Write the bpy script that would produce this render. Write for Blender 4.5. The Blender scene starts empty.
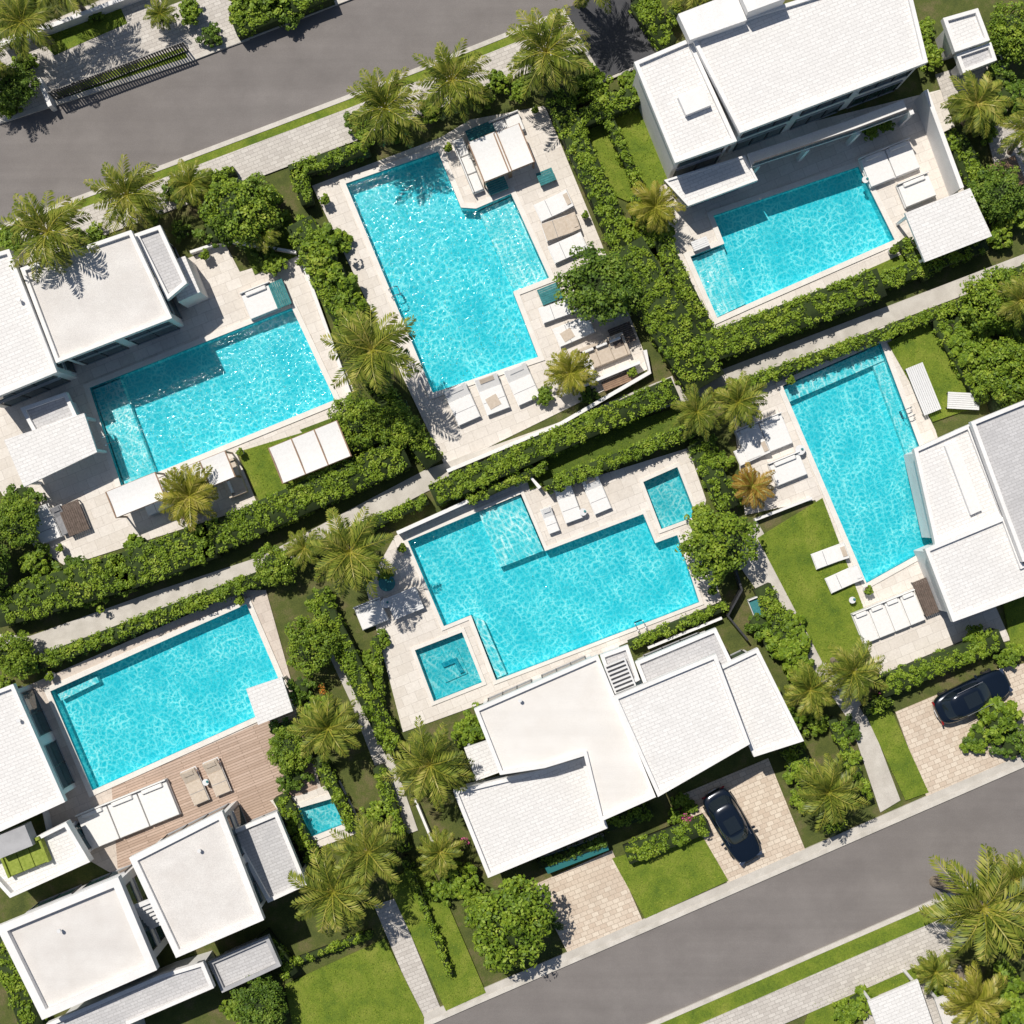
import bpy, bmesh, math, random
import numpy as np
from mathutils import Vector, Matrix
from mathutils.geometry import tessellate_polygon
random.seed(7); rng=np.random.default_rng(11)
S=0.06; CH=80.0; HS=.72
def P(px,py,z=0.0):
    k=S*(CH-z)/CH
    return ((px-512)*k,(512-py)*k)
def PP(l,z=0.0): return [P(x,y,z) for x,y in l]
GA=math.radians(22)
scene=bpy.context.scene
# ---------------------------------------------------------------- materials
MATS={}
def newmat(name):
    m=bpy.data.materials.new(name); m.use_nodes=True
    nt=m.node_tree; b=nt.nodes['Principled BSDF']; MATS[name]=m
    return m,nt,b
def N(nt,t,**kw):
    n=nt.nodes.new(t)
    for k,v in kw.items(): setattr(n,k,v)
    return n
def coords(nt,rot=-GA,scale=1):
    g=N(nt,'ShaderNodeNewGeometry'); mp=N(nt,'ShaderNodeMapping')
    mp.inputs['Rotation'].default_value=(0,0,rot)
    mp.inputs['Scale'].default_value=scale if isinstance(scale,tuple) else (scale,)*3
    nt.links.new(g.outputs['Position'],mp.inputs['Vector']); return mp.outputs['Vector']
def noise(nt,vec,scale,detail=4,rough=.6):
    n=N(nt,'ShaderNodeTexNoise'); n.inputs['Scale'].default_value=scale
    n.inputs['Detail'].default_value=detail; n.inputs['Roughness'].default_value=rough
    nt.links.new(vec,n.inputs['Vector']); return n.outputs['Fac']
def ramp(nt,fac,stops):
    r=N(nt,'ShaderNodeValToRGB'); e=r.color_ramp.elements
    while len(e)<len(stops): e.new(0.5)
    for i,(p,c) in enumerate(stops):
        e[i].position=p; e[i].color=(*c,1)
    nt.links.new(fac,r.inputs['Fac']); return r.outputs['Color']
def mix(nt,a,b,f,mode='MIX'):
    m=N(nt,'ShaderNodeMix'); m.data_type='RGBA'; m.blend_type=mode
    for s,v in ((m.inputs[0],f),(m.inputs[6],a),(m.inputs[7],b)):
        if isinstance(v,(int,float)): s.default_value=v
        elif isinstance(v,tuple): s.default_value=(*v,1)
        else: nt.links.new(v,s)
    return m.outputs[2]
def bump(nt,b,h,st,dist=.02):
    n=N(nt,'ShaderNodeBump'); n.inputs['Strength'].default_value=st; n.inputs['Distance'].default_value=dist
    nt.links.new(h,n.inputs['Height']); nt.links.new(n.outputs['Normal'],b.inputs['Normal'])
def mnoise(name,c1,c2,scale=3,rough=.8,bst=0,fine=40,dirt=0.0,dirtc=(.3,.28,.25),streak=0):
    m,nt,b=newmat(name); v=coords(nt)
    f=noise(nt,v,scale,4); c=ramp(nt,f,[(.35,c1),(.65,c2)])
    g=noise(nt,v,fine,2)
    gr=ramp(nt,g,[(.3,(.84,.84,.84)),(.7,(1.1,1.1,1.1))]); c=mix(nt,c,gr,1.0,'MULTIPLY')
    if streak:
        sv=coords(nt,-math.radians(22.5),(.05,1.1,1)); sn=noise(nt,sv,1.0,4,.6)
        sr=ramp(nt,sn,[(.35,(1-streak,)*3),(.65,(1+streak*.6,)*3)]); c=mix(nt,c,sr,1.0,'MULTIPLY')
    if dirt:
        d=noise(nt,v,.55,6,.7); dm=ramp(nt,d,[(.5,(0,0,0)),(.75,(1,1,1))])
        mm=N(nt,'ShaderNodeMath',operation='MULTIPLY'); mm.inputs[1].default_value=dirt
        nt.links.new(dm,mm.inputs[0]); c=mix(nt,c,dirtc,mm.outputs[0])
    nt.links.new(c,b.inputs['Base Color']); b.inputs['Roughness'].default_value=rough
    if bst: bump(nt,b,g,bst)
    return m
def mtile(name,c1,c2,mort,w,h,off=.5,rough=.75,mw=.012,rot=-GA,dirt=.25,bst=0,dirtc=None):
    m,nt,b=newmat(name); v=coords(nt,rot)
    t=N(nt,'ShaderNodeTexBrick'); t.offset=off
    t.inputs['Color1'].default_value=(*c1,1); t.inputs['Color2'].default_value=(*c2,1); t.inputs['Mortar'].default_value=(*mort,1)
    t.inputs['Scale'].default_value=1; t.inputs['Mortar Size'].default_value=mw; t.inputs['Brick Width'].default_value=w; t.inputs['Row Height'].default_value=h
    nt.links.new(v,t.inputs['Vector'])
    g=noise(nt,v,9,4); gr=ramp(nt,g,[(.3,(.9,.89,.88)),(.7,(1.06,1.06,1.06))])
    c=mix(nt,t.outputs['Color'],gr,1.0,'MULTIPLY')
    if dirt:
        d=noise(nt,v,.45,6,.7); dm=ramp(nt,d,[(.48,(0,0,0)),(.8,(1,1,1))])
        mm=N(nt,'ShaderNodeMath',operation='MULTIPLY'); mm.inputs[1].default_value=dirt
        nt.links.new(dm,mm.inputs[0]); c=mix(nt,c,dirtc or tuple(x*.55 for x in c1),mm.outputs[0])
    nt.links.new(c,b.inputs['Base Color']); b.inputs['Roughness'].default_value=rough
    if bst: bump(nt,b,t.outputs['Fac'],-bst,.01)
    return m
mnoise('asphalt',(.185,.168,.160),(.215,.197,.187),.35,.9,.4,24,.4,(.145,.132,.125),.07)
mnoise('asphalt_dark',(.045,.047,.055),(.075,.075,.08),.5,.85,.3,40)
mnoise('concrete',(.50,.465,.415),(.60,.565,.51),1.2,.85,0,25,.45,(.33,.31,.26))
mnoise('kerb',(.54,.505,.45),(.64,.605,.55),1.5,.85,0,25,.5,(.30,.28,.23))
mtile('paver_grey',(.50,.465,.425),(.61,.575,.53),(.33,.305,.275),.45,.22)
mtile('paver_beige',(.58,.475,.375),(.71,.62,.51),(.40,.325,.25),.42,.28,mw=.015,dirt=.35)
mtile('deck_stone',(.65,.60,.54),(.73,.685,.63),(.48,.435,.39),.9,.6,mw=.010,dirt=.35,dirtc=(.52,.46,.39))
mtile('deck_warm',(.56,.485,.42),(.64,.565,.495),(.41,.35,.30),.9,.6,mw=.009,dirt=.35)
mtile('deck_wood',(.42,.305,.235),(.53,.40,.32),(.2,.14,.1),2.4,.16,mw=.014,dirt=.3)
mnoise('coping',(.71,.67,.615),(.77,.735,.68),2,.6,0,30)
mtile('roof_white',(.72,.71,.695),(.775,.765,.75),(.57,.56,.55),.5,.2,mw=.016,dirt=.25,dirtc=(.58,.56,.535),bst=.3)
mtile('roof_grey',(.50,.495,.50),(.57,.565,.57),(.38,.375,.38),.45,.18,mw=.014,dirt=.3)
mnoise('roof_beige',(.65,.62,.59),(.71,.685,.655),.8,.9,.3,22,.35,(.54,.50,.46),.04)
mnoise('roof_cream',(.735,.705,.665),(.77,.745,.71),.6,.9,.2,25,.35,(.63,.59,.54),.04)
mnoise('stucco',(.77,.76,.745),(.82,.81,.80),1.2,.8,0,30,.2,(.58,.55,.52))
mnoise('stucco_grey',(.34,.34,.35),(.42,.42,.43),1.2,.8,0,30)
mnoise('soil',(.10,.065,.04),(.2,.15,.10),3,.95,.3,20)
mnoise('fabric_white',(.76,.75,.73),(.81,.80,.785),6,.9,0,60)
mnoise('fabric_sand',(.52,.435,.345),(.60,.515,.425),6,.9,0,60)
mnoise('fabric_grey',(.22,.22,.23),(.3,.3,.31),6,.9,0,60)
mnoise('fabric_brown',(.10,.075,.06),(.16,.12,.10),6,.9,0,60)
mnoise('fabric_teal',(.03,.16,.17),(.05,.24,.25),6,.9,0,60)
mnoise('fabric_olive',(.20,.26,.03),(.3,.36,.06),6,.9,0,60)
mnoise('metal_dark',(.03,.03,.032),(.05,.05,.055),6,.45,0,60)
mnoise('metal_white',(.70,.70,.70),(.75,.75,.75),6,.4,0,60)
mnoise('wood',(.22,.13,.08),(.32,.2,.12),4,.6,0,40)
mnoise('bark',(.18,.14,.10),(.30,.25,.19),5,.9,0,30)
mnoise('tyre',(.015,.015,.015),(.025,.025,.025),6,.85,0,60)
def simple(name,c,rough=.4,metal=0,coat=0,spec=.5):
    m,nt,b=newmat(name); b.inputs['Base Color'].default_value=(*c,1); b.inputs['Roughness'].default_value=rough
    b.inputs['Metallic'].default_value=metal; b.inputs['Coat Weight'].default_value=coat; b.inputs['Specular IOR Level'].default_value=spec
    return m
simple('glass_dark',(.02,.055,.065),.06,0,0,.8)
simple('glass_car',(.012,.018,.024),.04,0,0,.9)
simple('glass_teal',(.03,.16,.16),.05,0,0,.9)
simple('paint_black',(.006,.012,.024),.2,.3,1)
simple('chrome',(.6,.6,.62),.2,1)
simple('lamp_red',(.25,.01,.01),.2)
def mgrass(name,a,b_,c_):
    m,nt,b=newmat(name); v=coords(nt)
    f=noise(nt,v,.6,6,.7); g=noise(nt,v,14,4,.75)
    c=ramp(nt,f,[(.32,a),(.5,b_),(.68,c_)])
    gr=ramp(nt,g,[(.3,(.5,.55,.5)),(.7,(1.35,1.3,1.3))]); c=mix(nt,c,gr,1.0,'MULTIPLY')
    nt.links.new(c,b.inputs['Base Color']); b.inputs['Roughness'].default_value=.95
    return m
mgrass('grass',(.08,.14,.010),(.15,.21,.016),(.22,.255,.035))
mgrass('grass_dark',(.05,.09,.008),(.085,.135,.012),(.13,.17,.025))
mgrass('ground_cover',(.05,.07,.014),(.09,.11,.022),(.16,.13,.065))
def mleaf(name,stops,rough=.5,trans=0,big=.8):
    m,nt,b=newmat(name); g=N(nt,'ShaderNodeNewGeometry')
    n=noise(nt,g.outputs['Position'],big,1)
    a=N(nt,'ShaderNodeMath',operation='MULTIPLY_ADD'); a.inputs[1].default_value=.6
    nt.links.new(g.outputs['Random Per Island'],a.inputs[0])
    a2=N(nt,'ShaderNodeMath',operation='MULTIPLY_ADD'); a2.inputs[1].default_value=1.1; a2.inputs[2].default_value=-.35
    nt.links.new(n,a2.inputs[0]); nt.links.new(a2.outputs[0],a.inputs[2])
    c=ramp(nt,a.outputs[0],stops)
    nt.links.new(c,b.inputs['Base Color']); b.inputs['Roughness'].default_value=rough
    b.inputs['Specular IOR Level'].default_value=.35
    if trans:
        t=N(nt,'ShaderNodeBsdfTranslucent'); nt.links.new(c,t.inputs['Color'])
        ms=N(nt,'ShaderNodeMixShader'); ms.inputs[0].default_value=trans
        nt.links.new(b.outputs[0],ms.inputs[1]); nt.links.new(t.outputs[0],ms.inputs[2])
        nt.links.new(ms.outputs[0],nt.nodes['Material Output'].inputs['Surface'])
    return m
mleaf('leaf',[(.05,(.06,.115,.007)),(.45,(.13,.21,.012)),(.8,(.23,.315,.022)),(1,(.33,.38,.05))],.6)
mleaf('leaf_hedge',[(.05,(.08,.145,.008)),(.45,(.15,.235,.013)),(.8,(.24,.33,.025)),(1,(.34,.39,.055))],.6)
mleaf('leaf_deep',[(.05,(.04,.085,.008)),(.45,(.085,.155,.012)),(.8,(.15,.23,.02)),(1,(.22,.29,.04))],.6)
mleaf('leaf_palm',[(.05,(.07,.105,.012)),(.4,(.16,.205,.025)),(.75,(.31,.325,.05)),(1,(.48,.43,.13))],.42,.2)
mleaf('leaf_palm_gold',[(.05,(.13,.15,.012)),(.4,(.25,.26,.025)),(.75,(.38,.34,.06)),(1,(.5,.42,.13))],.42,.2)
mleaf('leaf_rust',[(.05,(.16,.09,.012)),(.4,(.30,.18,.03)),(.75,(.42,.28,.06)),(1,(.5,.36,.12))],.42,.2)
mleaf('leaf_grass',[(.05,(.07,.135,.008)),(.45,(.15,.22,.014)),(.8,(.22,.28,.028)),(1,(.32,.33,.06))],.9)
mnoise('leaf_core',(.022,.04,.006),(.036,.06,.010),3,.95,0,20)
# water
def mwater():
    m,nt,b=newmat('pool_water'); nt.nodes.remove(b)
    v=coords(nt)
    nz=N(nt,'ShaderNodeTexNoise'); nz.inputs['Scale'].default_value=1.6; nz.inputs['Detail'].default_value=2; nt.links.new(v,nz.inputs['Vector'])
    vm=N(nt,'ShaderNodeVectorMath',operation='MULTIPLY_ADD'); vm.inputs[1].default_value=(.55,.55,0)
    nt.links.new(nz.outputs['Color'],vm.inputs[0]); nt.links.new(v,vm.inputs[2])
    def caustic_web(scale,hi):  # bright caustic lines painted into the water's tint, not simulated light
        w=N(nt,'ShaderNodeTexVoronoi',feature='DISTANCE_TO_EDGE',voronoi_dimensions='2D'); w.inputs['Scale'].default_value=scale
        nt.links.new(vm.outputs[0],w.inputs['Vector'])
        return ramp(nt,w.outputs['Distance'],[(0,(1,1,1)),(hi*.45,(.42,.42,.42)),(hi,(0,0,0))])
    w1=caustic_web(1.9,.17); w2=caustic_web(3.7,.22)
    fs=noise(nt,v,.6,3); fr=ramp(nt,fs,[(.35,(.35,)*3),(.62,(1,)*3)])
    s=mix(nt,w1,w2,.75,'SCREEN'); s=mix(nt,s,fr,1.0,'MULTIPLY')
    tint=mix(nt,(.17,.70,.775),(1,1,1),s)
    tr=N(nt,'ShaderNodeBsdfTransparent'); nt.links.new(tint,tr.inputs['Color'])
    gl=N(nt,'ShaderNodeBsdfGlossy'); gl.inputs['Roughness'].default_value=.08
    bn=noise(nt,v,3.5,3); bu=N(nt,'ShaderNodeBump'); bu.inputs['Strength'].default_value=.5; bu.inputs['Distance'].default_value=.12
    nt.links.new(bn,bu.inputs['Height']); nt.links.new(bu.outputs[0],gl.inputs['Normal'])
    fn=N(nt,'ShaderNodeFresnel'); fn.inputs['IOR'].default_value=1.33; nt.links.new(bu.outputs[0],fn.inputs['Normal'])
    ms=N(nt,'ShaderNodeMixShader'); nt.links.new(fn.outputs[0],ms.inputs[0]); nt.links.new(tr.outputs[0],ms.inputs[1]); nt.links.new(gl.outputs[0],ms.inputs[2])
    nt.links.new(ms.outputs[0],nt.nodes['Material Output'].inputs['Surface'])
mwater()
mtile('pool_floor',(.32,.77,.80),(.37,.81,.83),(.30,.72,.76),.3,.3,0,dirt=.7,dirtc=(.16,.62,.70))
mtile('pool_shelf',(.70,.85,.84),(.82,.89,.88),(.54,.73,.73),.25,.25,0,dirt=.2,mw=.02)
mtile('pool_tile',(.02,.30,.38),(.03,.38,.46),(.1,.4,.46),.15,.15,0,dirt=0)
mtile('spa_tile',(.32,.62,.63),(.40,.72,.73),(.42,.65,.67),.25,.25,0,dirt=.3,mw=.02)
# ---------------------------------------------------------------- mesh builder
def area(p): return .5*sum(p[i][0]*p[(i+1)%len(p)][1]-p[(i+1)%len(p)][0]*p[i][1] for i in range(len(p)))
def ccw(p): return list(p) if area(p)>0 else list(reversed(p))
def inset(p,d):
    """offset polygon inward by d metres (negative = outward)."""
    n=len(p); sg=1 if area(p)>0 else -1; out=[]
    for i in range(n):
        a=Vector(p[i-1]);b=Vector(p[i]);c=Vector(p[(i+1)%n])
        e1=(b-a).normalized(); e2=(c-b).normalized()
        n1=Vector((-e1.y,e1.x))*sg; n2=Vector((-e2.y,e2.x))*sg
        den=1+n1.dot(n2)
        if den<.15: den=.15
        q=b+(n1+n2)*(d/den); out.append((q.x,q.y))
    return out
class MB:
    def __init__(s): s.v=[]; s.f=[]; s.m=[]; s.mats=[]
    def mi(s,n):
        if n not in s.mats: s.mats.append(n)
        return s.mats.index(n)
    def face(s,vs,mat):
        o=len(s.v); s.v+= [tuple(x) for x in vs]; s.f.append(tuple(range(o,o+len(vs)))); s.m.append(s.mi(mat))
    def sheet(s,loops,z,mat,up=True):
        vl=[[Vector((x,y,0)) for x,y in l] for l in loops]
        o=len(s.v); flat=[q for l in loops for q in l]; s.v+=[(x,y,z) for x,y in flat]
        k=s.mi(mat)
        for t in tessellate_polygon(vl):
            a,b,c=[flat[i] for i in t]
            cr=(b[0]-a[0])*(c[1]-a[1])-(b[1]-a[1])*(c[0]-a[0])
            if abs(cr)<1e-9: continue
            if (cr>0)!=up: t=(t[0],t[2],t[1])
            s.f.append(tuple(o+i for i in t)); s.m.append(k)
    def sides(s,loop,z0,z1,mat,outward=True):
        l=ccw(loop)
        if not outward: l=list(reversed(l))
        n=len(l)
        for i in range(n):
            a=l[i];b=l[(i+1)%n]
            s.face([(a[0],a[1],z0),(b[0],b[1],z0),(b[0],b[1],z1),(a[0],a[1],z1)],mat)
    def prism(s,loops,z0,z1,mat,top=None,bottom=False):
        if not isinstance(loops[0][0],(tuple,list)): loops=[loops]
        s.sheet(loops,z1,top or mat)
        if bottom: s.sheet(loops,z0,mat,False)
        s.sides(loops[0],z0,z1,mat)
        for h in loops[1:]: s.sides(h,z0,z1,mat,False)
    def box(s,c,d,mat,rz=0,taper=0,ry=0):
        x,y,z=d[0]/2,d[1]/2,d[2]/2; R=Matrix.Rotation(rz,3,'Z')@Matrix.Rotation(ry,3,'Y')
        vs=[]
        for k in (-1,1):
            t=1-taper*(k>0)
            for i,j in ((-1,-1),(1,-1),(1,1),(-1,1)):
                q=R@Vector((i*x*t,j*y*t,k*z)); vs.append((q.x+c[0],q.y+c[1],q.z+c[2]))
        o=len(s.v); s.v+=vs; k=s.mi(mat)
        for f in ((3,2,1,0),(4,5,6,7),(0,1,5,4),(1,2,6,5),(2,3,7,6),(3,0,4,7)):
            s.f.append(tuple(o+i for i in f)); s.m.append(k)
    def cyl(s,c,r,h,mat,n=12,axis='Z',r2=None):
        r2=r if r2 is None else r2; o=len(s.v)
        for k in (0,1):
            for i in range(n):
                a=2*math.pi*i/n; rr=r2 if k else r; p=(rr*math.cos(a),rr*math.sin(a),(k-.5)*h)
                if axis=='Y': p=(p[0],p[2],p[1])
                s.v.append((p[0]+c[0],p[1]+c[1],p[2]+c[2]))
        k=s.mi(mat)
        for i in range(n):
            j=(i+1)%n; s.f.append((o+i,o+j,o+n+j,o+n+i)); s.m.append(k)
        s.f.append(tuple(o+n+i for i in range(n))); s.m.append(k)
        s.f.append(tuple(o+n-1-i for i in range(n))); s.m.append(k)
    def obj(s,name,parent=None,bevel=0,loc=None,rz=0,smooth=False):
        me=bpy.data.meshes.new(name); me.from_pydata(s.v,[],s.f)
        for n in s.mats: me.materials.append(MATS[n])
        me.polygons.foreach_set('material_index',s.m)
        if smooth: me.polygons.foreach_set('use_smooth',[True]*len(s.f))
        me.update()
        o=bpy.data.objects.new(name,me); scene.collection.objects.link(o)
        if parent: o.parent=parent
        if loc: o.location=loc
        o.rotation_euler[2]=rz
        if bevel:
            b=o.modifiers.new('Bevel','BEVEL'); b.width=bevel; b.segments=2; b.limit_method='ANGLE'
        return o
def empty(name):
    e=bpy.data.objects.new(name,None); scene.collection.objects.link(e); return e
# ---------------------------------------------------------------- pools
POOLS={
 'a':[(346,184),(438,152),(461,208),(476,209),(511,194),(549,278),(513,292),(538,357),(433,393)],
 'b':[(90,388),(292,308),(335,400),(122,487)],
 'c':[(408,541),(521,494),(545,551),(643,514),(655,543),(677,535),(699,602),(496,680),(471,615),(444,626)],
 'c2':[(643,482),(677,467),(696,516),(661,529)],
 'c3':[(415,650),(462,632),(482,682),(434,701)],
 'd':[(713,216),(858,167),(894,240),(748,304),(717,318),(690,257),(724,244)],
 'e':[(782,386),(880,343),(952,535),(866,583)],
 'f':[(51,691),(247,604),(280,681),(250,692),(257,716),(93,790)],
 'g':[(298,808),(336,797),(348,822),(310,837)],
}
SHELF={'a':[([(478,210),(511,195),(548,277),(514,291)],-.45)],
 'b':[([(91,389),(119,378),(154,472),(123,485)],-.3)],
 'c':[([(478,512),(520,495),(544,551),(500,568)],-.2),([(472,616),(484,621),(507,675),(497,679)],-.25)],
 'c2':[],'c3':[([(434,657),(457,648),(468,674),(445,684)],-.4)],
 'd':[([(691,258),(724,245),(747,303),(718,317)],-.3)],
 'e':[([(783,387),(880,344),(886,360),(790,402)],-.3),([(868,348),(880,344),(945,512),(932,520)],-.4)],
 'f':[([(55,695),(95,677),(98,683),(59,702)],-.35)],'g':[]}
cz=0
for k,pl in POOLS.items():
    w=PP(pl); e=empty('swimming_pool' if k not in('c3','g') else 'hot_tub')
    b=MB(); dz=-.8 if k not in('c3','g') else -.5
    ft='spa_tile' if k in('c3','g','c2') else 'pool_floor'
    b.sheet([w],dz,ft); b.sides(w,dz,-.16,ft,False); b.sides(w,-.16,.10,'pool_tile',False); b.obj('basin',e)
    for j,(pts,z) in enumerate(SHELF[k]):
        b=MB(); b.prism(inset(PP(pts),.02),dz+.005,z+.002*j,'pool_shelf' if k!='c3' else 'spa_tile'); b.obj('ledge',e)
    if k=='c3':
        b=MB()
        for q in ([(441,664),(456,658),(458,662),(443,668)],[(456,658.5),(464,672),(460,674),(453,660)]):
            b.prism(PP(q),-.39,-.22-.004*(q[0][0]>450),'pool_tile')
        b.obj('bench',e)
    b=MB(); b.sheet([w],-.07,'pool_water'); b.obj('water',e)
    cz+=.003; cw=.32 if k[0]!='c' else .22
    b=MB(); b.prism([inset(w,-cw),w],.05,.125+cz,'coping'); b.obj('coping',e)
def ladder(cx,cy,ang):
    x,y=P(cx,cy); m=MB()
    for s in(-1,1):
        for i in range(9):
            a=math.pi*i/8; m.box((.28*math.cos(a),s*.25,.14+.55*math.sin(a)),(.13,.04,.04),'chrome',0,0,a+math.pi/2)
    for z in(-.15,-.4): m.box((.28,0,z),(.06,.5,.03),'chrome')
    m.obj('pool_ladder',loc=(x,y,0),rz=math.radians(ang))
ladder(110,440,22); ladder(640,626,112); ladder(395,293,22); ladder(907,413,202)
PW={k:PP(v) for k,v in POOLS.items()}
# ---------------------------------------------------------------- ground
b=MB(); G=600
b.sheet([[(-G,-G),(G,-G),(G,G),(-G,G)]]+[inset(w,-.05) for w in PW.values()],0,'ground_cover'); b.obj('ground')
zc=[.05]
def slab(name,pts,mat,holes=(),z=None,z0=-.02):
    if z is None: zc[0]+=.0035; z=zc[0]
    b=MB(); b.prism([PP(pts)]+[inset(PW[h],-.01) for h in holes],z0,z,mat); return b.obj(name)
def strip(pts,w,side=0):
    """ribbon polygon around a polyline in plan metres"""
    L=[];R=[];n=len(pts)
    for i in range(n):
        a=Vector(pts[max(i-1,0)]);c=Vector(pts[min(i+1,n-1)]); t=(c-a).normalized(); nn=Vector((-t.y,t.x)); q=Vector(pts[i])
        L.append(tuple(q+nn*(w/2+side))); R.append(tuple(q-nn*(w/2-side)))
    return L+R[::-1]
def road(name,N_,S_,mat,z):
    b=MB(); b.sheet([PP(N_)+PP(S_)[::-1]],z,mat); return b.obj(name)
n1=[(-4000,1588),(0,122),(190,60),(350,-2),(2500,-840)]; s1=[(-4000,1700),(0,228),(170,165),(345,99),(480,46),(590,2),(2500,-760)]
road('road',n1,s1,'asphalt',.006)
n2=[(-2500,2270),(380,1044),(480,1000),(640,931),(1024,764),(4000,-540)]; s2=[(-2500,2390),(640,1029),(1024,862),(4000,-440)]
road('road',n2,s2,'asphalt',.006)
def kerb(pts,w=.28,h=.13,name='kerb',mat='kerb'):
    b=MB(); b.prism(strip(PP(pts),w),-.01,h,mat); b.obj(name,bevel=.015)
for l in (n1,s1,n2,s2): kerb(l)
def band(name,l,d0,d1,mat,z):
    p=PP(l); b=MB(); a=strip(p,abs(d1-d0),(d0+d1)/2); b.prism(a,-.02,z,mat); b.obj(name)
band('lawn',s1[1:6],-.14,-.62,'grass',.10); band('sidewalk',s1[1:6],-.62,-2.6,'paver_grey',.11)
band('lawn',n1[1:4],.14,.8,'grass',.10); band('sidewalk',n1[1:4],.8,1.9,'paver_grey',.11)
band('sidewalk',n2[1:5],.14,.6,'concrete',.115)
band('lawn',s2[1:3]+[(1500,655)],-.14,-1.1,'grass',.10); band('sidewalk',s2[1:3]+[(1500,655)],-1.1,-3.1,'paver_grey',.165)
slab('driveway',[(563,10),(603,80),(656,57),(628,-14)],'asphalt_dark',z=.135,z0=0)
kerb([(562,10),(603,82),(659,58),(638,0)],.22,.17)
# ---------------------------------------------------------------- patios and lawns
D=slab
D('patio',[(312,186),(440,138),(470,120),(545,106),(602,245),(650,368),(446,468)],'deck_stone',['a'])
D('patio',[(180,262),(225,243),(240,272),(297,255),(358,400),(330,428),(236,452),(258,505),(66,566),(34,546),(0,490),(-30,380),(60,360)],'deck_stone',['b'])
D('patio',[(366,588),(395,536),(530,476),(545,492),(688,448),(706,500),(700,530),(722,602),(515,690),(475,706),(403,732)],'deck_stone',['c','c2','c3'])
D('patio',[(655,178),(700,150),(940,90),(975,180),(985,235),(905,262),(870,270),(737,331),(708,328),(664,235)],'deck_stone',['d'])
D('patio',[(733,414),(780,371),(884,326),(935,430),(975,560),(1010,640),(880,674),(844,602),(858,594),(815,500),(745,515)],'deck_stone',['e'])
D('patio',[(18,690),(244,590),(266,590),(322,790),(242,838),(110,872),(55,840)],'deck_warm',['f'])
D('wood_deck',[(112,787),(262,722),(275,700),(297,700),(318,788),(242,832),(118,868)],'deck_wood')
D('patio',[(270,800),(300,795),(340,780),(365,830),(312,850)],'deck_stone',['g'])
D('walkway',[(0,634),(30,636),(150,593),(262,556),(425,470),(560,422),(700,378),(1024,254),(1024,272),(702,396),(562,441),(428,491),(265,576),(152,614),(34,658),(0,660)],'concrete')
D('walkway',[(322,640),(340,632),(370,690),(418,830),(402,836),(350,700)],'concrete')
D('walkway',[(374,905),(396,898),(444,1016),(424,1024)],'paver_grey')
D('walkway',[(545,428),(672,376),(676,388),(549,440)],'concrete')
D('walkway',[(735,560),(756,520),(870,720),(900,800),(880,812),(850,722)],'concrete')
D('driveway',[(533,885),(612,850),(646,928),(570,957)],'paver_beige')
D('driveway',[(680,795),(768,758),(806,852),(728,884)],'paver_beige')
D('driveway',[(895,712),(1000,668),(1040,660),(1060,745),(928,802)],'paver_beige')
D('walkway',[(165,8),(225,-14),(250,40),(190,62)],'paver_grey'); D('walkway',[(0,95),(50,75),(60,100),(0,124)],'paver_grey')
D('driveway',[(-30,52),(60,18),(150,-20),(165,8),(182,42),(60,92),(-20,100)],'paver_grey')
D('patio',[(985,130),(1040,110),(1040,180),(1000,190)],'paver_grey')
D('patio',[(860,1010),(960,965),(990,1040),(870,1050)],'paver_grey',z=.15)
D('patio',[(935,75),(1000,55),(1010,85),(945,105)],'paver_grey')
GC=[];GN=[]
def lawn(pts,mat='grass'):
    z=.128+random.random()*.01; D('lawn',pts,mat,z=z); w=PP(pts); xs=[q[0] for q in w];ys=[q[1] for q in w]
    k=int((max(xs)-min(xs))*(max(ys)-min(ys))*60); n=len(w)
    for _ in range(k):
        x=random.uniform(min(xs),max(xs));y=random.uniform(min(ys),max(ys)); c=False
        for i in range(n):
            a=w[i];b_=w[i-1]
            if (a[1]>y)!=(b_[1]>y) and x<(b_[0]-a[0])*(y-a[1])/(b_[1]-a[1])+a[0]: c=not c
        if c: GC.append((x,y,z+random.uniform(.01,.035))); GN.append((0,0,1))
lawn([(583,125),(640,98),(668,182),(628,202),(612,195)]); lawn([(238,452),(338,422),(352,470),(260,502)])
lawn([(862,272),(905,253),(922,278),(880,292)]); lawn([(887,343),(934,318),(990,402),(932,422)])
lawn([(757,538),(822,498),(872,632),(862,668),(822,662)]); lawn([(612,858),(700,832),(728,880),(645,918)])
lawn([(866,716),(890,708),(928,792),(905,800)]); lawn([(285,984),(385,938),(424,1016),(425,1060),(300,1060)])
lawn([(386,880),(430,862),(486,992),(446,1010)]); lawn([(520,458),(700,400),(706,425),(530,490)],'grass_dark')
lawn([(235,-20),(320,-60),(330,5),(250,35)]); lawn([(300,430),(380,400),(440,455),(340,470)],'grass_dark')
lawn([(812,1000),(940,946),(950,960),(860,1008),(830,1050),(795,1050)]); lawn([(240,240),(290,210),(300,255),(255,275)],'grass_dark'); lawn([(38,38),(120,6),(128,24),(55,56)],'grass')
lawn([(1002,600),(1050,585),(1060,640),(1012,655)])
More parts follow.
